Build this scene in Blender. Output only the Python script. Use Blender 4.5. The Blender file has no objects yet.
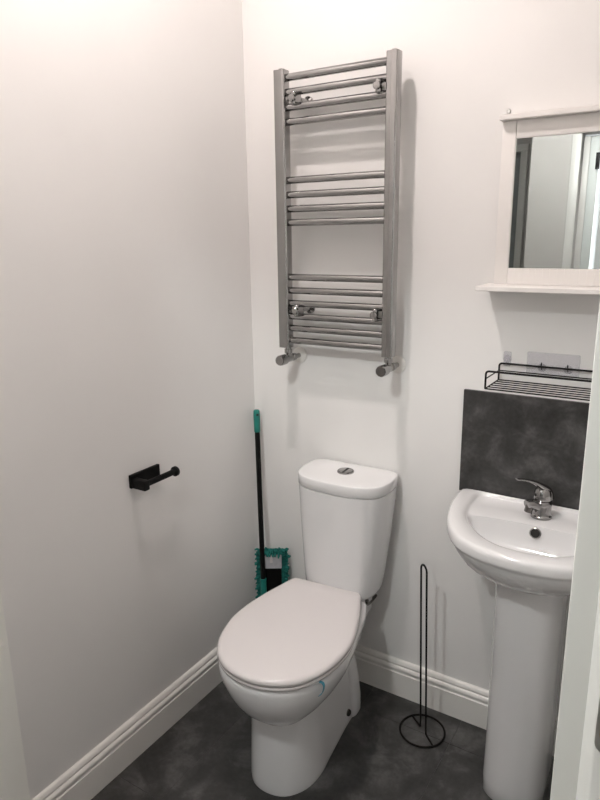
import bpy, bmesh, math, random
from mathutils import Vector, Matrix

scene = bpy.context.scene
col = scene.collection
rnd = random.Random(7)

# ------------------------------------------------------------------ camera
YAW, PITCH, ROLL, FPX = 0.5653627, 0.2488866, -0.0140477, 647.15
CAM = Vector((1.30083, -1.75536, 1.5))
fw = Vector((-math.sin(YAW) * math.cos(PITCH), math.cos(YAW) * math.cos(PITCH), -math.sin(PITCH)))
rt = Vector((math.cos(YAW), math.sin(YAW), 0.0))
up = rt.cross(fw)
rt2 = rt * math.cos(ROLL) + up * math.sin(ROLL)
up2 = -rt * math.sin(ROLL) + up * math.cos(ROLL)
cd = bpy.data.cameras.new('camera')
cam = bpy.data.objects.new('camera', cd)
col.objects.link(cam)
m3 = Matrix((rt2, up2, -fw)).transposed()
cam.matrix_world = Matrix.Translation(CAM) @ m3.to_4x4()
cd.sensor_fit = 'VERTICAL'
cd.sensor_height = 36.0
cd.lens = FPX / 800.0 * 36.0
cd.clip_start = 0.02
scene.camera = cam

# ------------------------------------------------------------------ world + exposure
w = bpy.data.worlds.new('world')
scene.world = w
w.use_nodes = True
w.node_tree.nodes['Background'].inputs[0].default_value = (0.6, 0.68, 0.8, 1)
w.node_tree.nodes['Background'].inputs[1].default_value = 0.3
vs = scene.view_settings
vs.view_transform = 'Standard'
vs.look = 'None'
vs.gamma = 1.0
vs.use_curve_mapping = False
vs.exposure = 0.93
BATH_LAMP = 350.0      # emission strength of the bathroom downlight
HALL_LAMP = 600.0       # emission strength of the hallway bulb
BATH_COL = (1.0, 0.895, 0.86)
HALL_COL = (0.97, 1.0, 0.985)

# ------------------------------------------------------------------ materials
def mat(name, color, rough=0.5, metal=0.0, spec=0.5, coat=0.0, noise=None, bump=None, emit=None, alpha=1.0, trans=0.0):
    m = bpy.data.materials.new(name)
    m.use_nodes = True
    nt = m.node_tree
    b = nt.nodes['Principled BSDF']
    b.inputs['Base Color'].default_value = (*color, 1)
    b.inputs['Roughness'].default_value = rough
    b.inputs['Metallic'].default_value = metal
    b.inputs['Specular IOR Level'].default_value = spec
    b.inputs['Coat Weight'].default_value = coat
    b.inputs['Coat Roughness'].default_value = 0.06
    b.inputs['Alpha'].default_value = alpha
    b.inputs['Transmission Weight'].default_value = trans
    tc = nt.nodes.new('ShaderNodeTexCoord')
    if noise:                      # (scale, colour2, low, high)
        sc, c2, lo, hi = noise
        n = nt.nodes.new('ShaderNodeTexNoise')
        n.inputs['Scale'].default_value = sc
        n.inputs['Detail'].default_value = 6
        nt.links.new(tc.outputs['Object'], n.inputs['Vector'])
        r = nt.nodes.new('ShaderNodeValToRGB')
        r.color_ramp.elements[0].position = lo
        r.color_ramp.elements[0].color = (*color, 1)
        r.color_ramp.elements[1].position = hi
        r.color_ramp.elements[1].color = (*c2, 1)
        nt.links.new(n.outputs['Fac'], r.inputs['Fac'])
        nt.links.new(r.outputs['Color'], b.inputs['Base Color'])
    if bump:                       # (scale, strength, distance)
        n = nt.nodes.new('ShaderNodeTexNoise')
        n.inputs['Scale'].default_value = bump[0]
        n.inputs['Detail'].default_value = 4
        nt.links.new(tc.outputs['Object'], n.inputs['Vector'])
        bp = nt.nodes.new('ShaderNodeBump')
        bp.inputs['Strength'].default_value = bump[1]
        bp.inputs['Distance'].default_value = bump[2]
        nt.links.new(n.outputs['Fac'], bp.inputs['Height'])
        nt.links.new(bp.outputs['Normal'], b.inputs['Normal'])
    if emit:
        b.inputs['Emission Color'].default_value = (*emit[0], 1)
        b.inputs['Emission Strength'].default_value = emit[1]
    return m


def slate_mat(name, c0, c1, c2, scale, rough):
    """Cloudy slate: two noises warped into each other."""
    m = bpy.data.materials.new(name)
    m.use_nodes = True
    nt = m.node_tree
    b = nt.nodes['Principled BSDF']
    tc = nt.nodes.new('ShaderNodeTexCoord')
    n1 = nt.nodes.new('ShaderNodeTexNoise')
    n1.inputs['Scale'].default_value = scale
    n1.inputs['Detail'].default_value = 8
    n1.inputs['Roughness'].default_value = 0.62
    n1.inputs['Distortion'].default_value = 0.45
    nt.links.new(tc.outputs['Object'], n1.inputs['Vector'])
    r = nt.nodes.new('ShaderNodeValToRGB')
    e = r.color_ramp.elements
    e[0].position, e[0].color = 0.34, (*c0, 1)
    e[1].position, e[1].color = 0.74, (*c2, 1)
    k = e.new(0.5)
    k.color = (*c1, 1)
    nt.links.new(n1.outputs['Fac'], r.inputs['Fac'])
    n2 = nt.nodes.new('ShaderNodeTexNoise')
    n2.inputs['Scale'].default_value = scale * 9
    n2.inputs['Detail'].default_value = 5
    nt.links.new(tc.outputs['Object'], n2.inputs['Vector'])
    mx = nt.nodes.new('ShaderNodeMix')
    mx.data_type = 'RGBA'
    mx.blend_type = 'MULTIPLY'
    mx.inputs[0].default_value = 0.55
    nt.links.new(r.outputs['Color'], mx.inputs[6])
    rr = nt.nodes.new('ShaderNodeValToRGB')
    rr.color_ramp.elements[0].position, rr.color_ramp.elements[0].color = 0.3, (0.6, 0.6, 0.6, 1)
    rr.color_ramp.elements[1].position, rr.color_ramp.elements[1].color = 0.7, (1.25, 1.25, 1.25, 1)
    nt.links.new(n2.outputs['Fac'], rr.inputs['Fac'])
    nt.links.new(rr.outputs['Color'], mx.inputs[7])
    nt.links.new(mx.outputs[2], b.inputs['Base Color'])
    b.inputs['Roughness'].default_value = rough
    bp = nt.nodes.new('ShaderNodeBump')
    bp.inputs['Strength'].default_value = 0.15
    bp.inputs['Distance'].default_value = 0.002
    nt.links.new(n1.outputs['Fac'], bp.inputs['Height'])
    nt.links.new(bp.outputs['Normal'], b.inputs['Normal'])
    return m


M = {}
M['wall'] = mat('wall_paint', (0.79, 0.78, 0.765), 0.6, noise=(3.0, (0.77, 0.76, 0.745), 0.35, 0.7), bump=(9.0, 0.10, 0.01))
M['hallwall_dimmed'] = mat('hall_wall_dimmed', (0.33, 0.305, 0.295), 0.6, noise=(3.0, (0.315, 0.29, 0.28), 0.35, 0.7))  # white wall colour darkened to offset the strong light of the near bulb
M['halltrim_dimmed'] = mat('hall_trim_dimmed', (0.42, 0.40, 0.385), 0.4, noise=(5.0, (0.40, 0.38, 0.365), 0.4, 0.75))  # white trim toned down in colour, standing in for weaker light on it
M['ceiling'] = mat('ceiling_paint', (0.82, 0.81, 0.80), 0.8, bump=(30, 0.1, 0.002))
M['gloss'] = mat('gloss_trim_paint', (0.80, 0.785, 0.75), 0.28, noise=(5.0, (0.77, 0.75, 0.715), 0.4, 0.75))
M['lining'] = mat('door_lining_paint', (0.78, 0.77, 0.73), 0.4, noise=(5.0, (0.75, 0.74, 0.70), 0.4, 0.75))
M['door'] = mat('grey_door_paint', (0.42, 0.43, 0.42), 0.45, noise=(4.0, (0.38, 0.39, 0.38), 0.4, 0.7))
M['ceramic'] = mat('white_ceramic', (0.77, 0.765, 0.765), 0.10, spec=0.5, coat=0.5, noise=(2.0, (0.76, 0.755, 0.755), 0.4, 0.7))
M['plastic'] = mat('white_seat_plastic', (0.68, 0.645, 0.638), 0.13, noise=(2.0, (0.67, 0.635, 0.628), 0.4, 0.7))
M['chrome'] = mat('chrome', (0.36, 0.355, 0.35), 0.07, 1.0, noise=(14.0, (0.33, 0.325, 0.32), 0.4, 0.7))
M['chrome_dark'] = mat('dark_chrome', (0.22, 0.21, 0.20), 0.22, 1.0, noise=(14.0, (0.18, 0.17, 0.16), 0.4, 0.7))
M['mirror'] = mat('mirror_glass', (0.80, 0.82, 0.80), 0.01, 1.0)
M['black'] = mat('black_metal', (0.004, 0.004, 0.004), 0.5, 0.0, 0.15, noise=(40.0, (0.006, 0.006, 0.006), 0.4, 0.7))
M['blackwire'] = mat('black_wire', (0.005, 0.0045, 0.004), 0.5, 0.0, 0.15, noise=(40.0, (0.008, 0.007, 0.006), 0.4, 0.7))
M['hole'] = mat('dark_hole', (0.010, 0.008, 0.007), 0.6)
M['teal'] = mat('teal_plastic', (0.010, 0.19, 0.155), 0.45, noise=(30.0, (0.008, 0.16, 0.135), 0.4, 0.7))
M['fringe'] = mat('teal_chenille', (0.010, 0.165, 0.14), 0.95, noise=(60.0, (0.005, 0.10, 0.085), 0.35, 0.7), bump=(300, 0.6, 0.003))
M['mopgrey'] = mat('mop_grey_fabric', (0.52, 0.52, 0.54), 0.8, noise=(40.0, (0.42, 0.42, 0.45), 0.4, 0.7))
M['white'] = mat('white_painted_wood', (0.80, 0.775, 0.75), 0.42, noise=(6.0, (0.78, 0.755, 0.73), 0.4, 0.7))
M['film'] = mat('clear_adhesive_film', (0.76, 0.74, 0.81), 0.25, alpha=0.2, noise=(10.0, (0.72, 0.70, 0.77), 0.4, 0.7))
M['blue'] = mat('blue_plastic_strip', (0.05, 0.22, 0.29), 0.4, noise=(30.0, (0.04, 0.19, 0.25), 0.4, 0.7))
M['brass'] = mat('brass', (0.55, 0.36, 0.14), 0.3, 1.0, noise=(30.0, (0.45, 0.28, 0.10), 0.4, 0.7))
M['steel'] = mat('brushed_steel', (0.62, 0.62, 0.60), 0.5, 1.0, noise=(60.0, (0.38, 0.38, 0.36), 0.4, 0.7))
M['tile'] = slate_mat('slate_vinyl', (0.024, 0.0235, 0.023), (0.041, 0.040, 0.039), (0.125, 0.123, 0.12), 8.0, 0.42)
M['splash'] = slate_mat('slate_panel', (0.025, 0.0245, 0.024), (0.044, 0.043, 0.042), (0.13, 0.128, 0.125), 10.0, 0.38)
M['grout'] = mat('tile_joint', (0.075, 0.074, 0.072), 0.8, noise=(40.0, (0.06, 0.059, 0.058), 0.4, 0.7))
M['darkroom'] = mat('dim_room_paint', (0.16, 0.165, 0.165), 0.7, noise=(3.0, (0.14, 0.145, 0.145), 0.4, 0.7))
M['hallfloor'] = mat('hall_laminate', (0.22, 0.18, 0.15), 0.45, noise=(4.0, (0.17, 0.14, 0.115), 0.35, 0.7))
M['bulb'] = mat('lit_bulb', (0.9, 0.88, 0.85), 0.4, emit=(BATH_COL, BATH_LAMP))
M['hallbulb'] = mat('lit_hall_bulb', (0.9, 0.9, 0.88), 0.4, emit=(HALL_COL, HALL_LAMP))
M['daylight'] = mat('daylight_pane', (0.9, 0.92, 0.95), 0.3, emit=((0.95, 0.98, 1.0), 6.0))

# ------------------------------------------------------------------ helpers
def finish(me, angle=38.0):
    bm = bmesh.new()
    bm.from_mesh(me)
    bmesh.ops.remove_doubles(bm, verts=bm.verts, dist=1e-6)
    bmesh.ops.recalc_face_normals(bm, faces=bm.faces)
    lim = math.radians(angle)
    for e in bm.edges:
        if len(e.link_faces) == 2:
            e.smooth = e.calc_face_angle(0.0) < lim
    for f in bm.faces:
        f.smooth = True
    bm.to_mesh(me)
    bm.free()


def link(name, me, material, parent=None):
    o = bpy.data.objects.new(name, me)
    me.materials.append(material)
    col.objects.link(o)
    if parent is not None:
        o.parent = parent
        if parent.type == 'EMPTY':
            o.location = -parent.location
    return o


def tag(o, label=None, cat=None, group=None, kind=None):
    if label: o['label'] = label
    if cat: o['category'] = cat
    if group: o['group'] = group
    if kind: o['kind'] = kind
    return o


def thing(name, label, cat, loc=(0, 0, 0), group=None):
    o = bpy.data.objects.new(name, None)
    o.empty_display_size = 0.05
    o.location = loc
    col.objects.link(o)
    return tag(o, label, cat, group)


class MB:
    """collects geometry, links it as ONE mesh object"""
    def __init__(s):
        s.v, s.f = [], []

    def add(s, vs_, fs):
        n = len(s.v)
        s.v += [tuple(p) for p in vs_]
        s.f += [tuple(i + n for i in f) for f in fs]
        return s

    def box(s, x0, x1, y0, y1, z0, z1, bev=0.0, seg=2):
        bm = bmesh.new()
        bmesh.ops.create_cube(bm, size=1)
        for v in bm.verts:
            v.co = Vector(((x0 + x1) / 2 + v.co.x * (x1 - x0), (y0 + y1) / 2 + v.co.y * (y1 - y0), (z0 + z1) / 2 + v.co.z * (z1 - z0)))
        if bev > 0:
            bmesh.ops.bevel(bm, geom=bm.edges[:], offset=bev, segments=seg, affect='EDGES', profile=0.5)
        bm.verts.index_update()
        s.add([v.co[:] for v in bm.verts], [[v.index for v in f.verts] for f in bm.faces])
        bm.free()
        return s

    def loft(s, rings, cap0=True, cap1=True, closed=True):
        n = len(rings[0])
        vs_ = [p for r in rings for p in r]
        fs = []
        for i in range(len(rings) - 1):
            for j in range(n if closed else n - 1):
                k = (j + 1) % n
                fs.append((i * n + j, i * n + k, (i + 1) * n + k, (i + 1) * n + j))
        if cap0: fs.append(tuple(range(n))[::-1])
        if cap1: fs.append(tuple((len(rings) - 1) * n + j for j in range(n)))
        return s.add(vs_, fs)

    def tube(s, path, r, n=10, closed=False, caps=True):
        P = [Vector(p) for p in path]
        m = len(P)
        rr = r if isinstance(r, (list, tuple)) else [r] * m
        T = []
        for i in range(m):
            a = P[(i - 1) % m] if (closed or i > 0) else P[i]
            b = P[(i + 1) % m] if (closed or i < m - 1) else P[i]
            T.append((b - a).normalized())
        ref = Vector((0, 0, 1)) if abs(T[0].z) < 0.9 else Vector((1, 0, 0))
        u = T[0].cross(ref).normalized()
        rings = []
        for i in range(m):
            u = (u - T[i] * u.dot(T[i])).normalized()
            v_ = T[i].cross(u)
            rings.append([P[i] + (u * math.cos(2 * math.pi * k / n) + v_ * math.sin(2 * math.pi * k / n)) * rr[i] for k in range(n)])
        if closed:
            rings.append(rings[0])
            return s.loft(rings, False, False)
        return s.loft(rings, caps, caps)

    def lathe(s, c, axis, prof, n=28):
        """prof: list of (r, h) along axis from point c"""
        a = Vector(axis).normalized()
        ref = Vector((0, 0, 1)) if abs(a.z) < 0.9 else Vector((1, 0, 0))
        u = a.cross(ref).normalized()
        v_ = a.cross(u)
        c = Vector(c)
        rings = [[c + a * h + (u * math.cos(2 * math.pi * k / n) + v_ * math.sin(2 * math.pi * k / n)) * max(r, 1e-5) for k in range(n)] for r, h in prof]
        return s.loft(rings, True, True)

    def build(s, name, material, parent=None, angle=38.0):
        me = bpy.data.meshes.new(name)
        me.from_pydata(s.v, [], s.f)
        finish(me, angle)
        return link(name, me, material, parent)


def smooth_path(pts, k=8, closed=False):
    """Catmull-Rom through the points"""
    P = [Vector(p) for p in pts]
    n = len(P)
    out = []
    rng = range(n) if closed else range(n - 1)
    for i in rng:
        p1, p2 = P[i], P[(i + 1) % n]
        p0 = P[(i - 1) % n] if (closed or i > 0) else p1 * 2 - p2
        p3 = P[(i + 2) % n] if (closed or i + 2 < n) else p2 * 2 - p1
        for j in range(k):
            t = j / k
            out.append(0.5 * ((2 * p1) + (p2 - p0) * t + (2 * p0 - 5 * p1 + 4 * p2 - p3) * t * t + (3 * p1 - p0 - 3 * p2 + p3) * t ** 3))
    if not closed:
        out.append(P[-1])
    return out


def round_path(pts, r, k=6):
    """polyline with rounded corners"""
    P = [Vector(p) for p in pts]
    out = [P[0]]
    for i in range(1, len(P) - 1):
        a = (P[i - 1] - P[i]); b = (P[i + 1] - P[i])
        d = min(r, a.length * 0.49, b.length * 0.49)
        s0, s1 = P[i] + a.normalized() * d, P[i] + b.normalized() * d
        for j in range(k + 1):
            t = j / k
            out.append(s0 * (1 - t) ** 2 + P[i] * 2 * t * (1 - t) + s1 * t * t)
    out.append(P[-1])
    return out


def outline(half, cx, N=72):
    """half: (halfwidth, y) from back centre to front centre -> N mirrored points evenly spaced, as (x, y)"""
    pts = [(cx + h, y, 0) for h, y in half]
    pts += [(cx - h, y, 0) for h, y in half[::-1] if h > 1e-6]
    dense = smooth_path(pts, 14, True)
    L = [0.0]
    m = len(dense)
    for i in range(m):
        L.append(L[-1] + (dense[(i + 1) % m] - dense[i]).length)
    out = []
    j = 0
    for i in range(N):
        t = L[-1] * i / N
        while L[j + 1] < t: j += 1
        f = (t - L[j]) / max(L[j + 1] - L[j], 1e-9)
        p = dense[j].lerp(dense[(j + 1) % m], f)
        out.append((p.x, p.y))
    return out


def ring(ol, z, cx=0, cy=0, sc=1.0, dz=None):
    return [Vector((cx + (x - cx) * sc, cy + (y - cy) * sc, z if dz is None else z + dz(x, y))) for x, y in ol]


def inset(ol, d):
    """move an outline inwards by d"""
    n = len(ol)
    c = Vector((sum(p[0] for p in ol) / n, sum(p[1] for p in ol) / n))
    out = []
    for i in range(n):
        a, b = Vector(ol[i - 1]), Vector(ol[(i + 1) % n])
        t = (b - a).normalized()
        nrm = Vector((-t.y, t.x))
        p = Vector(ol[i])
        if nrm.dot(c - p) < 0: nrm = -nrm
        out.append(tuple(p + nrm * d))
    return out


def struct(name, mb, material, label=None, parent=None):
    o = mb.build(name, material, parent)
    if parent is None:
        tag(o, label, None, None, 'structure')
    return o

# ------------------------------------------------------------------ the room shell
XR = 1.30            # right wall
YF, YH = -1.25, -1.35   # doorway wall: bathroom face, hallway face
YB = -2.40           # far wall of the hallway
ZC = 2.75
JL, JR = 0.43, 1.247    # clear opening of the doorway
ZD = 2.03

fl = struct('floor', MB().box(-0.1, XR + 0.1, YF - 0.1, 0.1, -0.06, -0.0012), M['grout'], 'dark grey slate effect vinyl tile floor of the bathroom')
TX, TY = 0.3048, 0.6096
X0, Y0 = 0.486, -0.133
i0, j0 = -2, -2
for i in range(-2, 3):
    for j in range(-2, 1):
        x0, x1 = X0 + i * TX, X0 + (i + 1) * TX
        y0, y1 = Y0 + j * TY, Y0 + (j + 1) * TY
        x0, x1, y0, y1 = max(x0, 0.0), min(x1, XR), max(y0, YF), min(y1, 0.0)
        if x1 - x0 < 0.01 or y1 - y0 < 0.01: continue
        g = 0.0009
        MB().box(x0 + g, x1 - g, y0 + g, y1 - g, -0.004, 0.0, 0.0004, 1).build('tile', M['tile'], fl)

struct('wall_left', MB().box(-0.1, 0, YH, 0.1, 0, ZC), M['wall'], 'plain white painted left wall carrying the paper holder')
struct('wall_back', MB().box(0, XR, 0, 0.1, 0, ZC), M['wall'], 'white painted back wall carrying the towel radiator and mirror')
struct('wall_right', MB().box(XR, XR + 0.1, YF, 0.1, 0, ZC), M['wall'], 'white painted right wall beside the wash basin')
fwb = MB().box(0, JL - 0.03, YH, YF, 0, ZC).box(JR + 0.03, XR + 0.1, YH, YF, 0, ZC).box(JL - 0.03, JR + 0.03, YH, YF, ZD + 0.03, ZC)
struct('wall_front', fwb, M['wall'], 'white doorway wall between the bathroom and the hallway')
struct('ceiling', MB().box(-0.1, XR + 0.1, YH, 0.1, ZC, ZC + 0.06), M['ceiling'], 'white bathroom ceiling')

def skirt_profile(t=0.018, h=0.129):
    return [(0, 0), (t, 0), (t, h * 0.66), (t - 0.003, h * 0.68), (t - 0.0035, h * 0.715), (t - 0.0005, h * 0.745), (t - 0.0005, h * 0.80),
            (t - 0.004, h * 0.835), (t - 0.0075, h * 0.85), (t - 0.0075, h * 0.875), (t - 0.006, h * 0.90), (t - 0.008, h * 0.955), (t - 0.012, h * 0.99), (0, h)]

def skirting(name, a, b, nrm, label):
    pr = skirt_profile()
    a, b, nrm = Vector(a), Vector(b), Vector(nrm)
    rings = [[e + nrm * d + Vector((0, 0, z)) for d, z in pr] for e in (a, b)]
    struct(name, MB().loft(rings), M['gloss'], label)

skirting('baseboard_back', (0.0, -0.0005, 0), (XR - 0.0005, -0.0005, 0), (0, -1, 0), 'white moulded skirting board along the back wall')
skirting('baseboard_left', (0.0005, YF + 0.001, 0), (0.0005, -0.0185, 0), (1, 0, 0), 'white moulded skirting board along the left wall')
skirting('baseboard_right', (XR - 0.0005, YF + 0.001, 0), (XR - 0.0005, -0.0185, 0), (-1, 0, 0), 'white moulded skirting board along the right wall')

# door lining, stop and architrave, one frame
tr = bpy.data.objects.new('trim_1', None)
tr.location = (JL, YF, 0)
col.objects.link(tr)
tag(tr, 'white painted door frame the picture is taken through', None, None, 'structure')
for x0, x1 in ((JL - 0.03, JL), (JR, JR + 0.03)):
    MB().box(x0, x1, YH - 0.001, YF + 0.001, 0, ZD, 0.0015, 2).build('lining_post', M['lining'], tr)
MB().box(JL - 0.03, JR + 0.03, YH - 0.001, YF + 0.001, ZD, ZD + 0.03, 0.0015, 2).build('lining_head', M['lining'], tr)
# hall side architrave with a rounded inner edge
def arch_profile(sgn, x):
    return [(x, YH - 0.0012), (x, YH - 0.003), (x + sgn * 0.001, YH - 0.006), (x + sgn * 0.007, YH - 0.0155), (x + sgn * 0.0095, YH - 0.018),
            (x + sgn * 0.055, YH - 0.018), (x + sgn * 0.062, YH - 0.010), (x + sgn * 0.062, YH - 0.0012)]
for sgn, x in ((1, JR + 0.0165), (-1, JL - 0.0165)):
    pr = arch_profile(sgn, x)
    MB().loft([[Vector((px, py, z)) for px, py in pr] for z in (0.0, ZD + 0.022)]).build('architrave', M['gloss'], tr, 60)
MB().box(JL - 0.086, JR + 0.086, YH - 0.018, YH - 0.0012, ZD + 0.0245, ZD + 0.087, 0.004).build('architrave', M['gloss'], tr)
# strike plate with a brass latch mouth on the frame edge
sp = MB()
def rrect(x0, x1, z0, z1, r, y, n=5):
    out = []
    for cx_, cz_, a0 in ((x1 - r, z1 - r, 0), (x0 + r, z1 - r, 90), (x0 + r, z0 + r, 180), (x1 - r, z0 + r, 270)):
        for k in range(n + 1):
            a = math.radians(a0 + 90 * k / n)
            out.append(Vector((cx_ + r * math.cos(a), y, cz_ + r * math.sin(a))))
    return out
PX, PZ = JR + 0.0250, 1.205
sp.loft([rrect(PX, PX + 0.026, PZ - 0.023, PZ + 0.023, 0.007, YH - 0.0160), rrect(PX, PX + 0.026, PZ - 0.023, PZ + 0.023, 0.007, YH - 0.0200)])
spo = sp.build('strike_plate', M['steel'], tr)
MB().loft([rrect(PX + 0.0025, PX + 0.020, PZ - 0.012, PZ + 0.014, 0.003, YH - 0.0195), rrect(PX + 0.0025, PX + 0.020, PZ - 0.012, PZ + 0.014, 0.003, YH - 0.0212)]).build('latch_mouth', M['brass'], spo)

# ------------------------------------------------------------------ the hallway seen in the mirror
HX0, HX1 = -0.75, 2.3
struct('floor_hallway', MB().box(HX0, HX1, -4.2, YH, -0.06, -0.001), M['hallfloor'], 'brown laminate floor of the hallway')
struct('ceiling_hallway', MB().box(HX0 - 0.1, HX1 + 0.1, -4.2, YH, ZC, ZC + 0.06), M['ceiling'], 'white hallway ceiling')
struct('wall_hallway_left', MB().box(HX0 - 0.1, HX0, -4.2, YH, 0, ZC), M['wall'], 'white end wall of the hallway on the left')
struct('wall_hallway_right', MB().box(HX1, HX1 + 0.1, -4.2, YH, 0, ZC), M['wall'], 'white end wall of the hallway on the right')
struct('wall_hallway_near', MB().box(HX0, -0.1, YH - 0.0, YF, 0, ZC).box(XR + 0.1, HX1, YH, YF, 0, ZC), M['wall'], 'white hallway wall either side of the bathroom')
DA0, DA1 = -0.75, 0.0     # dark door at the end of the recess
YD = -3.4
DB0, DB1 = 0.585, 1.345    # door standing ajar
fb = MB().box(0.312, DB0, YB - 0.1, YB, 0, ZC).box(DB1, HX1, YB - 0.1, YB, 0, ZC).box(DB0, DB1, YB - 0.1, YB, 2.03, ZC)
fb.box(0.312, 0.40, YD, YB - 0.1, 0, ZC).box(DA1, 0.40, YD - 0.1, YD, 0, ZC).box(HX0, DA1, YD - 0.1, YD, 2.07, ZC)
struct('wall_hallway_far', fb, M['hallwall_dimmed'], 'far wall of the hallway, coloured darker to offset the near bulb, seen in the mirror')
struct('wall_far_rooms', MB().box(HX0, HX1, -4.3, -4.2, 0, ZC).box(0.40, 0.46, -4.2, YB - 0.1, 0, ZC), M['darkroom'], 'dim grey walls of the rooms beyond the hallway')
def frame(name, x0, x1, ztop, label, YB=YB):
    r = bpy.data.objects.new(name, None)
    r.location = (x0, YB, 0)
    col.objects.link(r)
    tag(r, label, None, None, 'structure')
    for a, b in ((x0 - 0.05, x0), (x1, x1 + 0.05)):
        MB().box(a, b, YB, YB + 0.018, 0, ztop, 0.004).build('architrave', M['halltrim_dimmed'], r)
    MB().box(x0 - 0.05, x1 + 0.05, YB, YB + 0.018, ztop, ztop + 0.05, 0.004).build('architrave', M['halltrim_dimmed'], r)
    return r
frame('trim_2', DA0, DA1, 2.07, 'white frame of the dark door seen at the left of the mirror', YD)
d0 = bpy.data.objects.new('door_3', None)
d0.location = (DA0, YD - 0.05, 0)
col.objects.link(d0)
tag(d0, 'dark grey panelled door seen at the left of the mirror', None, None, 'structure')
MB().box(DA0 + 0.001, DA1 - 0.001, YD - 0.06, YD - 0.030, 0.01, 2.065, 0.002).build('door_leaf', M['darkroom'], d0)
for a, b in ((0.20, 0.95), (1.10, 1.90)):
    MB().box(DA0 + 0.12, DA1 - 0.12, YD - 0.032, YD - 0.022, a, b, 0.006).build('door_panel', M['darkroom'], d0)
frame('trim_3', DB0, DB1, 2.03, 'white frame of the grey door seen in the mirror')
d = bpy.data.objects.new('door_1', None)
d.location = (DB0, YB - 0.06, 0)
col.objects.link(d)
tag(d, 'grey door standing ajar, seen in the mirror', None, None, 'structure')
MB().box(0, 0.035, -0.038, 0, 0.01, 2.02, 0.002).build('door_edge', M['halltrim_dimmed'], d).location = (0, 0, 0)
MB().box(0.035, 0.085, -0.038, -0.004, 0.01, 2.02, 0.002).build('door_leaf', M['door'], d).location = (0, 0, 0)
MB().box(0.070, 0.092, -0.004, 0.010, 1.84, 1.93, 0.002).build('hinge', M['black'], d).location = (0, 0, 0)
d2 = bpy.data.objects.new('door_2', None)
d2.location = (DB0 + 0.112, YB - 0.06, 0)
col.objects.link(d2)
tag(d2, 'wide grey door leaf beside the bright gap in the mirror', None, None, 'structure')
MB().box(0, 0.655, -0.038, 0, 0.01, 2.02, 0.002).build('door_leaf', M['door'], d2).location = (0, 0, 0)
# window of the room behind, its daylight shows in the gap
wo = bpy.data.objects.new('window_1', None)
wo.location = (0.95, -4.19, 1.0)
col.objects.link(wo)
tag(wo, 'bright window of the room behind the ajar door', None, None, 'structure')
MB().box(0.55, 2.1, -4.198, -4.19, 0.3, 2.25).build('pane', M['daylight'], wo)
for a, b, c, e in ((0.5, 0.55, 0.25, 2.3), (2.1, 2.15, 0.25, 2.3), (0.55, 2.1, 0.25, 0.3), (0.55, 2.1, 2.25, 2.3)):
    MB().box(a, b, -4.198, -4.17, c, e, 0.004).build('window_frame', M['gloss'], wo)

# ------------------------------------------------------------------ ceiling lamps (above the picture)
def lamp(name, label, x, y, r, bm_, drop):
    t = thing(name, label, 'ceiling lamp', (x, y, ZC))
    MB().lathe((x, y, ZC), (0, 0, -1), [(0.05, 0.0005), (0.05, 0.008), (0.042, 0.018), (0.022, 0.022), (0.020, 0.026), (0.020 if drop < 0.2 else 0.004, 0.028), (0.020 if drop < 0.2 else 0.004, drop - r * 0.9 - 0.012), (0.020, drop - r * 0.9 - 0.010), (0.020, drop - r * 0.9)]).build('lamp_base', M['gloss'], t)
    c = Vector((x, y, ZC - drop))
    prof = [(r * math.sin(math.pi * k / 16), r * (1 - math.cos(math.pi * k / 16)) - r) for k in range(17)]
    MB().lathe(c, (0, 0, 1), prof, 24).build('bulb', bm_, t)
dl = thing('downlight', 'round white downlight in the bathroom ceiling', 'ceiling lamp', (0.40, -0.74, ZC))
MB().lathe((0.40, -0.74, ZC), (0, 0, -1), [(0.062, 0.0005), (0.062, 0.006), (0.056, 0.010), (0.047, 0.010), (0.046, 0.006)], 32).build('lamp_rim', M['gloss'], dl)
MB().lathe((0.40, -0.74, ZC - 0.0105), (0, 0, -1), [(0.0455, 0), (0.0455, 0.001)], 32).build('lamp_face', M['bulb'], dl)
lamp('ceiling_lamp', 'pendant bulb hanging from the hallway ceiling', 0.60, -1.60, 0.03, M['hallbulb'], 0.58)

# ------------------------------------------------------------------ towel radiator
rad = thing('towel_radiator', 'chrome ladder towel radiator mounted on the back wall above the toilet', 'radiator', (0.362, 0, 1.155))
RY = -0.069
def rail(x0, x1):
    r = 0.011
    prof = []
    y0, y1 = -0.088, -0.048
    r = 0.015
    for cx_, cy_, a0 in ((x1 - r, y1 - r, 0), (x0 + r, y1 - r, 90), (x0 + 0.006, y0 + 0.006, 180), (x1 - 0.006, y0 + 0.006, 270)):
        q = r if a0 < 180 else 0.006
        for k in range(5):
            a = math.radians(a0 + 90 * k / 4)
            prof.append((cx_ + q * math.cos(a), cy_ + q * math.sin(a)))
    return MB().loft([[Vector((px, py, z)) for px, py in prof] for z in (1.160, 1.956)])
for x0, x1 in ((0.166, 0.203), (0.518, 0.552)):
    ro = rail(x0, x1).build('upright_rail', M['chrome'], rad)
    cx_ = (x0 + x1) / 2
    MB().lathe((cx_, RY, 1.956), (0, 0, 1), [(0.0095, -0.001), (0.0095, 0.004), (0.006, 0.006)], 16).build('end_plug', M['chrome'], ro)
for z in (1.936, 1.897, 1.857, 1.818, 1.658, 1.617, 1.577, 1.538, 1.377, 1.337, 1.298, 1.258, 1.221, 1.183):
    MB().tube([(0.195, RY, z), (0.526, RY, z)], 0.0105, 16).build('cross_bar', M['chrome'], rad)
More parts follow.
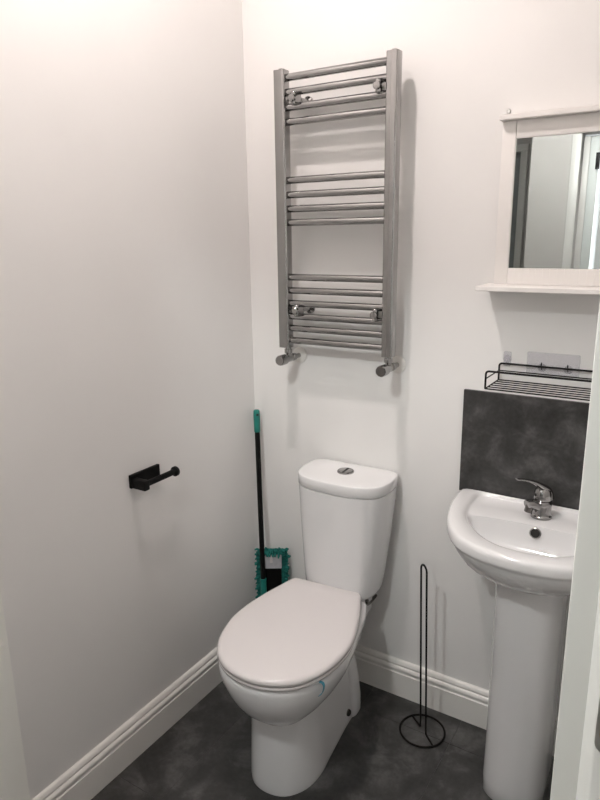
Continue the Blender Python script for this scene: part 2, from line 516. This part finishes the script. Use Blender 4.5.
for x, z in ((0.232, 1.877), (0.497, 1.877), (0.232, 1.278), (0.497, 1.278)):
    b = MB().lathe((x, -0.0005, z), (0, -1, 0), [(0.017, 0), (0.017, 0.006), (0.008, 0.008), (0.008, 0.052)], 20).build('wall_bracket', M['chrome'], rad)
    MB().box(x - 0.008, x + 0.008, -0.090, -0.050, z - 0.019, z + 0.019, 0.006, 3).build('clamp', M['chrome'], b)
    MB().lathe((x, -0.092, z), (0, -1, 0), [(0.0105, -0.006), (0.0105, 0.004), (0.0085, 0.006), (0.003, 0.0064)], 20).build('clamp_screw', M['chrome'], b)
def valve(x, knob_mat):
    v = MB().lathe((x, RY, 1.160), (0, 0, -1), [(0.009, -0.002), (0.009, 0.006), (0.0125, 0.006), (0.0125, 0.018), (0.009, 0.019), (0.009, 0.040)], 12)
    v.lathe((x, -0.03, 1.124), (0, -1, 0), [(0.008, -0.028), (0.008, 0.004), (0.012, 0.004), (0.012, 0.016), (0.010, 0.018), (0.0125, 0.022), (0.0125, 0.060)], 16)
    vo = v.build('valve', M['chrome'], rad)
    k = MB().lathe((x, -0.088, 1.124), (0, -1, 0), [(0.013, 0), (0.0165, 0.003), (0.0165, 0.028), (0.0155, 0.031), (0.003, 0.0312)], 24)
    k.build('valve_knob', M['chrome'], vo)
    MB().lathe((x, -0.120, 1.124), (0, -1, 0), [(0.0145, -0.001), (0.0145, 0.0012), (0.004, 0.0014)], 24).build('knob_face', knob_mat, vo)
    MB().lathe((x, -0.0005, 1.124), (0, -1, 0), [(0.026, 0), (0.026, 0.003), (0.022, 0.006), (0.010, 0.007)], 24).build('pipe_collar', M['gloss'], vo)
valve(0.190, M['chrome'])
valve(0.534, M['chrome_dark'])  # dark reflection of the doorway put into this knob face's colour

# ------------------------------------------------------------------ mirror with shelf
FX0, FX1 = 0.812, 1.262
FY = -0.028
GX0, GX1, GZ0, GZ1 = 0.846, 1.228, 1.411, 1.725
mir = thing('framed_mirror', 'white wooden framed mirror with a shelf, hung above the wash basin', 'mirror', (1.037, 0, 1.36))
for x0, x1 in ((FX0, GX0 - 0.0006), (GX1 + 0.0006, FX1)):
    MB().box(x0, x1, FY, -0.0005, 1.370, 1.766, 0.0012, 2).build('frame_stile', M['white'], mir)
MB().box(GX0, GX1, FY + 0.0004, -0.0005, GZ1, 1.766, 0.0012, 2).build('frame_rail', M['white'], mir)
# grooved bottom rail: narrow boards
nb = 22
for k in range(nb):
    a = GX0 + (GX1 - GX0) * k / nb
    b = GX0 + (GX1 - GX0) * (k + 1) / nb
    MB().box(a, b, FY + 0.0004, -0.0005, 1.370, GZ0, 0.0004, 1).build('bottom_board', M['white'], mir)
MB().box(GX0 - 0.004, GX1 + 0.004, FY + 0.006, -0.004, GZ0 - 0.004, GZ1 + 0.004).build('mirror_glass', M['mirror'], mir)
MB().box(FX0 - 0.004, FX1 + 0.004, -0.050, -0.0005, 1.7665, 1.779, 0.001, 1).build('cornice', M['white'], mir)
MB().box(0.790, 1.284, -0.112, -0.0005, 1.3575, 1.3695, 0.0012, 1).build('shelf', M['white'], mir)
MB().lathe((0.817, -0.0005, 1.793), (0, -1, 0), [(0.0055, 0), (0.0055, 0.004), (0.0045, 0.006), (0.001, 0.0062)], 12).build('mounting_screw', M['steel'], mir)

# ------------------------------------------------------------------ splashback, wire shelf, adhesive pads
tag(MB().box(0.741, XR - 0.001, -0.010, -0.0005, 0.77, 1.0735, 0.001, 1).build('splashback_panel', M['splash']),
    'dark grey slate effect splashback panel behind the tap', 'splashback')

ws = thing('wire_shelf', 'black wire shelf basket hung above the splashback', 'shelf', (1.03, -0.06, 1.10))
WX0, WX1, WY0, WY1 = 0.836, 1.236, -0.012, -0.134
ZT, ZB = 1.158, 1.112
def hoop(y, r, name):
    p = round_path([(WX0, y, ZB), (WX0, y, ZT), (WX1, y, ZT), (WX1, y, ZB)], 0.009)
    MB().tube(p, r, 8).build(name, M['blackwire'], ws)
hoop(WY0, 0.0027, 'back_rail')
hoop(WY1, 0.0027, 'front_rail')
for z in (ZT - 0.020,):
    MB().tube(round_path([(WX0, WY1, z), (WX0, WY0, z), (WX1, WY0, z), (WX1, WY1, z)], 0.004), 0.0017, 8).build('middle_rail', M['blackwire'], ws)
MB().tube(round_path([(WX0, WY1, ZB), (WX0, WY0, ZB), (WX1, WY0, ZB), (WX1, WY1, ZB), (WX0, WY1, ZB)], 0.004), 0.0019, 8).build('bottom_frame', M['blackwire'], ws)
for k in range(4):
    y = WY1 + (WY0 - WY1) * (k + 1) / 5.0
    MB().tube([(WX0, y, ZB), (WX1, y, ZB)], 0.0016, 8).build('base_wire', M['blackwire'], ws)
for y, zt in ((WY0, ZT),):
    for x in (0.945, 1.010):
        MB().tube(round_path([(x, -0.006, ZT - 0.008), (x, -0.014, ZT + 0.012), (x, -0.018, ZT + 0.004)], 0.003), 0.0014, 6).build('hanging_hook', M['blackwire'], ws)

def pad(name, x0, x1, z0, z1, label, hooks):
    t = thing(name, label, 'adhesive pad', ((x0 + x1) / 2, 0, z0))
    MB().loft([rrect(x0, x1, z0, z1, 0.004, -0.0004), rrect(x0, x1, z0, z1, 0.004, -0.0016)]).build('film', M['film'], t)
    for hx in hooks:
        MB().lathe((hx, -0.0014, z0 + 0.020), (0, -1, 0), [(0.011, 0), (0.011, 0.001), (0.008, 0.0025), (0.001, 0.003)], 20).build('hook_boss', M['film'], t)
pad('adhesive_pad', 0.905, 1.037, 1.134, 1.194, 'clear rectangular adhesive pad on the wall behind the wire shelf', (0.945, 1.010))
pad('adhesive_pad', 0.843, 0.864, 1.150, 1.190, 'small clear adhesive pad at the left end of the wire shelf', (0.8535,))

# ------------------------------------------------------------------ wash basin
BX = 0.995
basin = thing('wash_basin', 'white ceramic wash basin on a full pedestal beside the door', 'basin', (BX, 0, 0))
OUT = [(0, -0.011), (0.12, -0.011), (0.215, -0.011), (0.241, -0.024), (0.243, -0.06), (0.236, -0.13), (0.216, -0.216), (0.188, -0.283), (0.145, -0.337), (0.086, -0.367), (0.04, -0.377), (0, -0.379)]
DECK = [(0, -0.030), (0.10, -0.030), (0.168, -0.032), (0.186, -0.045), (0.188, -0.09), (0.186, -0.15), (0.170, -0.205), (0.142, -0.258), (0.105, -0.299), (0.062, -0.325), (0.03, -0.332), (0, -0.334)]
BOWL = [(0, -0.144), (0.08, -0.147), (0.150, -0.157), (0.171, -0.169), (0.174, -0.187), (0.162, -0.210), (0.135, -0.253), (0.100, -0.290), (0.060, -0.314), (0.03, -0.321), (0, -0.323)]
oo, dk, bo = outline(OUT, BX, 96), outline(DECK, BX, 96), outline(BOWL, BX, 96)
def blend(a, b, t): return [(p[0] * (1 - t) + q[0] * t, p[1] * (1 - t) + q[1] * t) for p, q in zip(a, b)]
PED = [(0, -0.05), (0.05, -0.05), (0.078, -0.055), (0.082, -0.09), (0.083, -0.15), (0.081, -0.205), (0.066, -0.247), (0.034, -0.269), (0, -0.275)]
po = outline(PED, BX, 96)
ZR = 0.785
def stp(front, back):
    def f(x, y):
        t = min(max((y + 0.27) / 0.10, 0.0), 1.0)
        t = t * t * (3 - 2 * t)
        return front * (1 - t) + back * t
    return f
rings = [ring(blend(inset(oo, 0.004), po, 0.98), 0.660),
         ring(blend(inset(oo, 0.004), po, 0.80), 0.664),
         ring(blend(inset(oo, 0.004), po, 0.60), 0.672),
         ring(blend(inset(oo, 0.004), po, 0.40), 0.686),
         ring(blend(inset(oo, 0.004), po, 0.23), 0.705),
         ring(blend(inset(oo, 0.004), po, 0.10), 0.728),
         ring(blend(inset(oo, 0.004), po, 0.03), 0.744),
         ring(inset(oo, 0.005), 0.750), ring(inset(oo, 0.001), 0.754), ring(oo, 0.759), ring(oo, 0.772), ring(inset(oo, 0.002), 0.7795), ring(inset(oo, 0.006), 0.7835),
         ring(inset(oo, 0.012), ZR), ring(blend(inset(oo, 0.012), dk, 0.6), ZR), ring(blend(inset(oo, 0.012), dk, 0.9), ZR, dz=stp(-0.0006, -0.002)),
         ring(dk, ZR, dz=stp(-0.0014, -0.007)), ring(inset(dk, 0.003), ZR, dz=stp(-0.0024, -0.010)), ring(blend(inset(dk, 0.003), bo, 0.5), ZR, dz=stp(-0.0045, -0.0110)), ring(blend(inset(dk, 0.003), bo, 0.85), ZR, dz=stp(-0.0075, -0.0125)), ring(bo, ZR, dz=stp(-0.0105, -0.0155))]
cb = (BX, -0.225)
for s_, z in ((0.985, 0.762), (0.96, 0.748), (0.92, 0.730), (0.85, 0.713), (0.72, 0.698), (0.52, 0.688), (0.30, 0.684), (0.12, 0.682)):
    rings.append(ring(bo, z, cb[0], cb[1], s_))
MB().loft(rings, True, True).build('basin_bowl', M['ceramic'], basin, 60)
# overflow ring and hole on the bowl's back slope
ovc = Vector((BX - 0.004, -0.1500, 0.752))
ovn = Vector((0, -1, 0.28)).normalized()
ov = MB().lathe(ovc, ovn, [(0.0145, -0.008), (0.0145, 0.0012), (0.0130, 0.0022), (0.0115, 0.0016), (0.0115, -0.004)], 24).build('overflow_ring', M['chrome'], basin)
MB().lathe(ovc, ovn, [(0.0118, -0.004), (0.0118, 0.0010), (0.002, 0.0011)], 24).build('overflow_hole', M['hole'], ov)
MB().lathe((cb[0], cb[1], 0.6822), (0, 0, 1), [(0.021, 0), (0.021, 0.002), (0.017, 0.003), (0.014, 0.001), (0.002, 0.001)], 24).build('waste', M['chrome'], basin)
pr = []
for z, s_, dy in ((0.0, 0.985, 0), (0.004, 1.0, 0), (0.05, 1.0, 0), (0.10, 0.99, 0), (0.16, 0.985, 0), (0.30, 0.985, 0), (0.50, 0.99, 0), (0.670, 1.0, 0)):
    pr.append(ring(po, z, BX, -0.05, s_))
MB().loft(pr).build('pedestal', M['ceramic'], basin, 60)

# ------------------------------------------------------------------ mixer tap
TXC, TYC = 0.990, -0.088
tap = thing('mixer_tap', 'chrome single lever mixer tap on the wash basin', 'tap', (TXC, TYC, 0.7745))
MB().lathe((TXC, TYC, 0.7745), (0, 0, 1), [(0.0270, 0), (0.0270, 0.006), (0.0245, 0.009), (0.0235, 0.014), (0.0240, 0.040), (0.0225, 0.045), (0.0200, 0.047)], 32).build('tap_body', M['chrome'], tap)
path = smooth_path([(TXC, TYC - 0.010, 0.803), (TXC, TYC - 0.024, 0.811), (TXC, TYC - 0.036, 0.815), (TXC, TYC - 0.047, 0.814)], 6)
sp_ = MB()
rs = []
for i, p in enumerate(path):
    t = i / (len(path) - 1)
    w_, h_ = 0.018 - 0.005 * t, 0.014 - 0.003 * t
    a = path[max(i - 1, 0)]; b = path[min(i + 1, len(path) - 1)]
    tg = (b - a).normalized(); nz = Vector((1, 0, 0)).cross(tg)
    rs.append([p + Vector((1, 0, 0)) * w_ * math.cos(2 * math.pi * k / 16) + nz * h_ * math.sin(2 * math.pi * k / 16) for k in range(16)])
so = sp_.loft(rs).build('spout', M['chrome'], tap)
MB().lathe((TXC, TYC - 0.038, 0.808), (0, -0.25, -1), [(0.0105, -0.004), (0.0105, 0.014), (0.009, 0.016), (0.002, 0.0162)], 16).build('aerator', M['chrome_dark'], so)
# lever: tilted cap flowing into a tapering blade that points forward and up
lp = smooth_path([(TXC, TYC + 0.013, 0.826), (TXC, TYC + 0.010, 0.846), (TXC, TYC - 0.010, 0.862), (TXC, TYC - 0.032, 0.875), (TXC, TYC - 0.058, 0.884), (TXC, TYC - 0.082, 0.888)], 6)
rs = []
for i, p in enumerate(lp):
    t = i / (len(lp) - 1)
    w_ = 0.0205 * (1 - t) + 0.0065 * t
    h_ = 0.0150 * (1 - t) ** 1.6 + 0.0022
    a = lp[max(i - 1, 0)]; b = lp[min(i + 1, len(lp) - 1)]
    tg = (b - a).normalized(); nz = Vector((1, 0, 0)).cross(tg)
    rs.append([p + Vector((1, 0, 0)) * w_ * math.cos(2 * math.pi * k / 20) + nz * h_ * math.sin(2 * math.pi * k / 20) for k in range(20)])
lo = MB().loft(rs).lathe((TXC, TYC, 0.8225), (0, 0, 1), [(0.0205, 0), (0.0225, 0.004), (0.0225, 0.018), (0.020, 0.028), (0.012, 0.036), (0.002, 0.038)], 28).build('lever', M['chrome'], tap, 60)
MB().lathe((TXC, TYC - 0.0215, 0.838), (0, -1, 0.1), [(0.004, -0.003), (0.004, 0.0016), (0.001, 0.002)], 12).build('lever_screw_cap', M['hole'], lo)

tap.rotation_euler.z = math.radians(-42)

# ------------------------------------------------------------------ toilet
CX = 0.417
toi = thing('toilet', 'white close coupled toilet with the lid closed', 'toilet', (CX, -0.3, 0))
SEAT = [(0, -0.162), (0.07, -0.162), (0.106, -0.163), (0.118, -0.174), (0.129, -0.205), (0.154, -0.283), (0.173, -0.364), (0.179, -0.44), (0.164, -0.525), (0.133, -0.588), (0.098, -0.622), (0.055, -0.643), (0, -0.652)]
def spin(ol, cx, cy, deg):
    c_, s_ = math.cos(math.radians(deg)), math.sin(math.radians(deg))
    return [(cx + (x - cx) * c_ - (y - cy) * s_, cy + (x - cx) * s_ + (y - cy) * c_) for x, y in ol]
so_ = spin(outline(SEAT, CX, 88), CX, -0.42, 2.8)      # the seat sits a little askew on its hinges
RIM = [(0, -0.140), (0.08, -0.140), (0.112, -0.145), (0.126, -0.170), (0.140, -0.215), (0.153, -0.283), (0.169, -0.364), (0.175, -0.44), (0.160, -0.525), (0.129, -0.586), (0.095, -0.619), (0.053, -0.640), (0, -0.648)]
ro_ = outline(RIM, CX, 88)
FOOTT = [(0, -0.18), (0.05, -0.18), (0.068, -0.19), (0.076, -0.22), (0.082, -0.30), (0.090, -0.40), (0.090, -0.465), (0.073, -0.520), (0.040, -0.549), (0, -0.557)]
fo_t = outline(FOOTT, CX, 88)
FOOTB = [(0, -0.128), (0.055, -0.128), (0.080, -0.133), (0.088, -0.16), (0.090, -0.24), (0.098, -0.36), (0.103, -0.44), (0.090, -0.505), (0.052, -0.552), (0, -0.566)]
fo_b = outline(FOOTB, CX, 88)
# bowl
br = []
for t, z in ((0.98, 0.225), (0.86, 0.232), (0.68, 0.248), (0.48, 0.270), (0.30, 0.296), (0.15, 0.325), (0.05, 0.352), (0.0, 0.375), (0.0, 0.392)):
    br.append(ring(blend(ro_, fo_t, t), z, dz=(lambda x, y, t=t: 0.11 * t * max(0.0, (y + 0.56)) / 0.4)))
br.append(ring(inset(ro_, 0.004), 0.398))
br.append(ring(inset(ro_, 0.012), 0.400))
MB().loft(br).build('bowl', M['ceramic'], toi, 60)
# foot
fr = []
for z, t in ((0.0, 0.0), (0.003, -0.06), (0.018, -0.06), (0.03, 0.0), (0.06, 0.12), (0.10, 0.35), (0.16, 0.65), (0.22, 0.9), (0.29, 1.0), (0.34, 1.0)):
    fr.append(ring(blend(fo_b, fo_t, t), z))
MB().loft(fr).build('foot', M['ceramic'], toi, 60)
# flange at the back of the foot with the floor bolt cover
RF = [(0, -0.122), (0.06, -0.122), (0.086, -0.125), (0.095, -0.135), (0.097, -0.160), (0.094, -0.182), (0.080, -0.196), (0.04, -0.205), (0, -0.207)]
rfr = [ring([(CX + (x - CX) * k, y - dy) for x, y in outline(RF, CX, 60)], z) for z, k, dy in ((0.0, 1.0, 0), (0.004, 1.01, 0), (0.06, 1.0, 0.002), (0.14, 0.93, 0.010), (0.22, 0.83, 0.022), (0.30, 0.74, 0.036), (0.345, 0.70, 0.042))]
MB().loft(rfr).build('rear_flange', M['ceramic'], toi, 60)
bc = MB().lathe((CX + 0.088, -0.222, 0.042), (1, -0.2, 0.25), [(0.011, -0.02), (0.011, 0.005), (0.0095, 0.007), (0.001, 0.0075)], 18).build('floor_bolt_cap', M['chrome_dark'], toi)
# neck joining the bowl to the cistern shelf
MB().box(CX - 0.095, CX + 0.095, -0.200, -0.030, 0.300, 0.3985, 0.022, 4).build('cistern_shelf', M['ceramic'], toi)
# soil outlet to the wall
MB().lathe((CX, -0.11, 0.19), (0, 1, 0), [(0.050, -0.08), (0.050, 0.02), (0.054, 0.02), (0.054, 0.05), (0.048, 0.055), (0.048, 0.085)], 28).build('soil_outlet', M['plastic'], toi)
# seat ring
sr = [ring(inset(so_, 0.006), 0.4025), ring(inset(so_, 0.001), 0.4045), ring(so_, 0.409), ring(inset(so_, 0.0008), 0.4118), ring(inset(so_, 0.003), 0.4130), ring(inset(so_, 0.012), 0.4135)]
MB().loft(sr).build('seat', M['plastic'], toi, 60)
# lid, gently domed
lid = [ring(inset(so_, 0.012), 0.4160), ring(inset(so_, 0.001), 0.4163), ring(inset(so_, -0.0010), 0.4180), ring(inset(so_, -0.0015), 0.426), ring(inset(so_, 0.0008), 0.4305), ring(inset(so_, 0.004), 0.4335), ring(inset(so_, 0.010), 0.4352)]
for s_, z in ((0.80, 0.4378), (0.6, 0.4392), (0.35, 0.4403), (0.1, 0.4406)):
    lid.append(ring(so_, z, CX, -0.40, s_))
MB().loft(lid).build('seat_lid', M['plastic'], toi, 60)
for x in (CX - 0.075, CX + 0.075):
    MB().lathe((x, -0.148, 0.3985), (0, 0, 1), [(0.013, 0), (0.013, 0.022), (0.010, 0.027), (0.001, 0.028)], 18).build('seat_hinge', M['plastic'], toi)
# cistern
CB = [(0, -0.025), (0.07, -0.025), (0.105, -0.027), (0.122, -0.040), (0.127, -0.07), (0.126, -0.105), (0.117, -0.135), (0.094, -0.156), (0.05, -0.166), (0.02, -0.168), (0, -0.168)]
CC = CX + 0.020
cbm = spin(outline([(h * 0.96, y) for h, y in CB], CC - 0.012, 88), CC, -0.1, -2.0)
LT = [(0, -0.008), (0.08, -0.008), (0.135, -0.010), (0.163, -0.026), (0.172, -0.065), (0.172, -0.107), (0.160, -0.148), (0.128, -0.178), (0.074, -0.193), (0.03, -0.197), (0, -0.198)]
lt = spin(outline([(h * 0.875, y + 0.001) for h, y in LT], CC, 88), CC, -0.1, -2.0)
ct = inset(lt, 0.0012)
cr = [ring(inset(cbm, 0.012), 0.399), ring(inset(cbm, 0.003), 0.404), ring(cbm, 0.414)]
for k in range(1, 9):
    t = k / 8
    cr.append(ring(blend(cbm, ct, t ** 0.8), 0.414 + (0.751 - 0.414) * t))
cr.append(ring(inset(ct, 0.0015), 0.7518))
cr.append(ring(inset(ct, 0.009), 0.7520))
cr.append(ring(inset(ct, 0.010), 0.7560))
MB().loft(cr).build('cistern', M['ceramic'], toi, 60)
cl = [ring(inset(lt, 0.012), 0.7545), ring(inset(lt, 0.0012), 0.7548), ring(lt, 0.7560), ring(lt, 0.7855), ring(inset(lt, 0.0008), 0.7873), ring(inset(lt, 0.0025), 0.7885), ring(inset(lt, 0.006), 0.7890), ring(lt, 0.7895, CC, -0.1, 0.6), ring(lt, 0.7898, CC, -0.1, 0.2)]
clo = MB().loft(cl).build('cistern_lid', M['ceramic'], toi, 60)
# dual flush button
fbx, fby = CC - 0.004, -0.088
fbo = MB().lathe((fbx, fby, 0.7900), (0, 0, 1), [(0.0265, -0.001), (0.0265, 0.003), (0.0245, 0.0045), (0.0230, 0.0035), (0.0225, 0.001)], 32).build('flush_button', M['chrome'], toi)
for a0, a1 in ((100, 260), (-80, 80)):
    pts = [(fbx + 0.0215 * math.cos(math.radians(a0 + (a1 - a0) * k / 14)), fby + 0.0215 * math.sin(math.radians(a0 + (a1 - a0) * k / 14))) for k in range(15)]
    MB().loft([ring(pts, 0.7905), ring(pts, 0.7943), ring(pts, 0.7950, fbx + (-0.008 if a0 > 0 else 0.008), fby, 0.9)]).build('button_half', M['chrome'], fbo)
# inlet valve under the cistern
iv = MB().lathe((CC + 0.074, -0.100, 0.4005), (0, 0, -1), [(0.011, -0.002), (0.011, 0.010), (0.0085, 0.012), (0.0085, 0.026), (0.010, 0.027), (0.010, 0.036)], 14)
iv.tube(smooth_path([(CC + 0.074, -0.100, 0.368), (CC + 0.074, -0.080, 0.350), (CC + 0.072, -0.035, 0.343), (CC + 0.072, -0.012, 0.343)], 6), 0.006, 10)
iv.build('inlet_valve', M['chrome_dark'], toi)
# blue plastic strip hanging from the seat
bp_ = smooth_path([(0.574, -0.548, 0.4030), (0.583, -0.548, 0.4015), (0.5865, -0.5485, 0.392), (0.584, -0.552, 0.377), (0.576, -0.556, 0.368)], 5)
bs = MB()
rs = [[p + Vector((0.0, dy, 0)) + Vector((dx, 0, 0)) for dx, dy in ((0.0008, 0.0045), (-0.0008, 0.0045), (-0.0008, -0.0045), (0.0008, -0.0045))] for p in bp_]
bs.loft(rs).build('plastic_strip', M['blue'], toi)

toi.location = (0.4045, -0.302, 0)
toi.rotation_euler.z = math.radians(3.6)

# ------------------------------------------------------------------ paper holder on the left wall
ph = thing('paper_holder', 'black wall mounted toilet paper holder with no roll on the left wall', 'paper holder', (0, -0.54, 0.83))
MB().box(0.0005, 0.010, -0.594, -0.482, 0.828, 0.866, 0.001, 1).build('wall_plate', M['black'], ph)
MB().box(0.010, 0.060, -0.593, -0.572, 0.829, 0.857, 0.004, 3).build('bracket', M['black'], ph)
MB().lathe((0.048, -0.585, 0.844), (0, 1, 0), [(0.0085, -0.004), (0.0085, 0.125)], 20).build('roll_bar', M['black'], ph)
MB().lathe((0.048, -0.464, 0.844), (0, 1, 0), [(0.0085, -0.006), (0.0145, 0), (0.0145, 0.008), (0.013, 0.010), (0.001, 0.0102)], 24).build('end_cap', M['black'], ph)

# ------------------------------------------------------------------ floor standing paper stand
st = thing('paper_stand', 'thin black wire spare paper stand on the floor beside the basin', 'paper stand', (0.700, -0.128, 0))
RC = Vector((0.701, -0.127, 0.0032))
R_ = 0.0685
MB().tube([RC + Vector((R_ * math.cos(2 * math.pi * k / 48), R_ * math.sin(2 * math.pi * k / 48), 0)) for k in range(48)], 0.0032, 8, True).build('base_ring', M['blackwire'], st)
A, B = Vector((0.690, -0.114, 0.0032)), Vector((0.716, -0.136, 0.0032))
dirn = (B - A).normalized()
endA = RC - dirn * R_
endB = RC + dirn * R_
zt = 0.566
arc = []
c = (A + B) / 2
rr_ = (B - A).length / 2
LEAN = Vector((-0.0135, -0.0085, 0))
for k in range(13):
    a = math.pi * k / 12
    arc.append(LEAN + c - dirn * rr_ * math.cos(a) + Vector((0, 0, zt - rr_ + rr_ * math.sin(a))))
p = [endA] + round_path([A + (endA - A) * 0.3, A, arc[0]], 0.006)[0:] + arc[1:-1] + round_path([arc[-1], B, B + (endB - B) * 0.3], 0.006) + [endB]
MB().tube(p, 0.0030, 8).build('upright_loop', M['blackwire'], st)

# ------------------------------------------------------------------ mop in the corner
mop = thing('flat_mop', 'teal and black flat mop leaning upright in the corner behind the toilet', 'mop', (0.09, -0.06, 0))
H0, H1 = Vector((0.029, -0.030, 0.925)), Vector((0.0855, -0.098, 0.330))
hd = (H1 - H0).normalized()
MB().tube([H0 + hd * 0.07, H1], 0.0088, 14).build('handle', M['black'], mop)
gr_ = MB().tube([H0, H0 + hd * 0.004, H0 + hd * 0.02, H0 + hd * 0.075, H0 + hd * 0.078], [0.007, 0.0105, 0.0112, 0.0108, 0.009], 16).build('grip', M['teal'], mop)
side = Vector((0.78, -0.62, 0)).normalized()
MB().lathe(H0 + hd * 0.016 - side * 0.002, side, [(0.0045, 0.006), (0.0045, 0.0135), (0.001, 0.0136)], 12).build('hanging_hole', M['hole'], gr_)
# the head stands on end against the corner: plate centre, in-plane axes
hn = Vector((0.52, -0.85, 0.0)).normalized()          # facing out of the corner
hu = Vector((hn.y * -1, hn.x, 0)).normalized()          # sideways to the right
hc = Vector((0.094, -0.058, 0.014))
def hp(u, z, n): return hc + hu * u + Vector((0, 0, z)) + hn * n
def plate(u0, u1, z0, z1, n0, n1, r):
    def rr2(n):
        out = []
        for cu, cz, a0 in ((u1 - r, z1 - r, 0), (u0 + r, z1 - r, 90), (u0 + r, z0 + r, 180), (u1 - r, z0 + r, 270)):
            for k in range(6):
                a = math.radians(a0 + 90 * k / 5)
                out.append(hp(cu + r * math.cos(a), cz + r * math.sin(a), n))
        return out
    return MB().loft([rr2(n0), rr2(n1)])
plate(-0.052, 0.058, 0.035, 0.418, -0.004, 0.006, 0.02).build('mop_pad', M['fringe'], mop)
plate(-0.036, 0.036, 0.050, 0.400, 0.006, 0.012, 0.004).build('head_plate', M['black'], mop)
pk = plate(-0.037, 0.037, 0.350, 0.402, 0.012, 0.0145, 0.003).build('pocket_flap', M['mopgrey'], mop)
plate(-0.004, 0.006, 0.372, 0.396, 0.0145, 0.0165, 0.002).build('care_tag', M['plastic'], pk)
MB().tube([H1 - hd * 0.004, H1 + hd * 0.07], [0.0115, 0.0105], 14).build('handle_socket', M['teal'], mop)
jb = hp(0.0, 0.225, 0.010)
MB().tube([H1 + hd * 0.06, H1 + hd * 0.10, jb], [0.009, 0.011, 0.012], 12).build('swivel_joint', M['teal'], mop)
fg = MB()
def tuft(base, out, ln):
    s0 = base
    jit = Vector((rnd.uniform(-1, 1), rnd.uniform(-1, 1), rnd.uniform(-1, 1))) * 0.004
    pth = [s0, s0 + out * ln * 0.55 + jit, s0 + out * ln + jit * 1.2 + Vector((0, 0, -0.003))]
    fg.tube(pth, [0.0035, 0.0042, 0.0026], 6)
for k in range(38):
    z = 0.04 + 0.375 * k / 37
    for sgn in (-1, 1):
        for q in range(2):
            o_ = hu * sgn + hn * rnd.uniform(-0.1, 0.9)
            tuft(hp(sgn * 0.043 + 0.004, z + rnd.uniform(-0.003, 0.003), 0.003), o_.normalized(), rnd.uniform(0.012, 0.020))
for k in range(22):
    u = -0.045 + 0.09 * k / 21
    for q in range(3):
        o_ = Vector((0, 0, 1 - q * 0.85)) + hn * rnd.uniform(0.1, 1.0) + hu * rnd.uniform(-0.3, 0.3)
        tuft(hp(u, 0.412, 0.004 + q * 0.003), o_.normalized(), rnd.uniform(0.010, 0.018))
    o_ = Vector((0, 0, -1)) + hn * 0.5
    tuft(hp(u, 0.035, 0.002), o_.normalized(), rnd.uniform(0.012, 0.018))
tag(fg.build('fringe', M['fringe'], mop, 80), None, None, None, 'stuff')
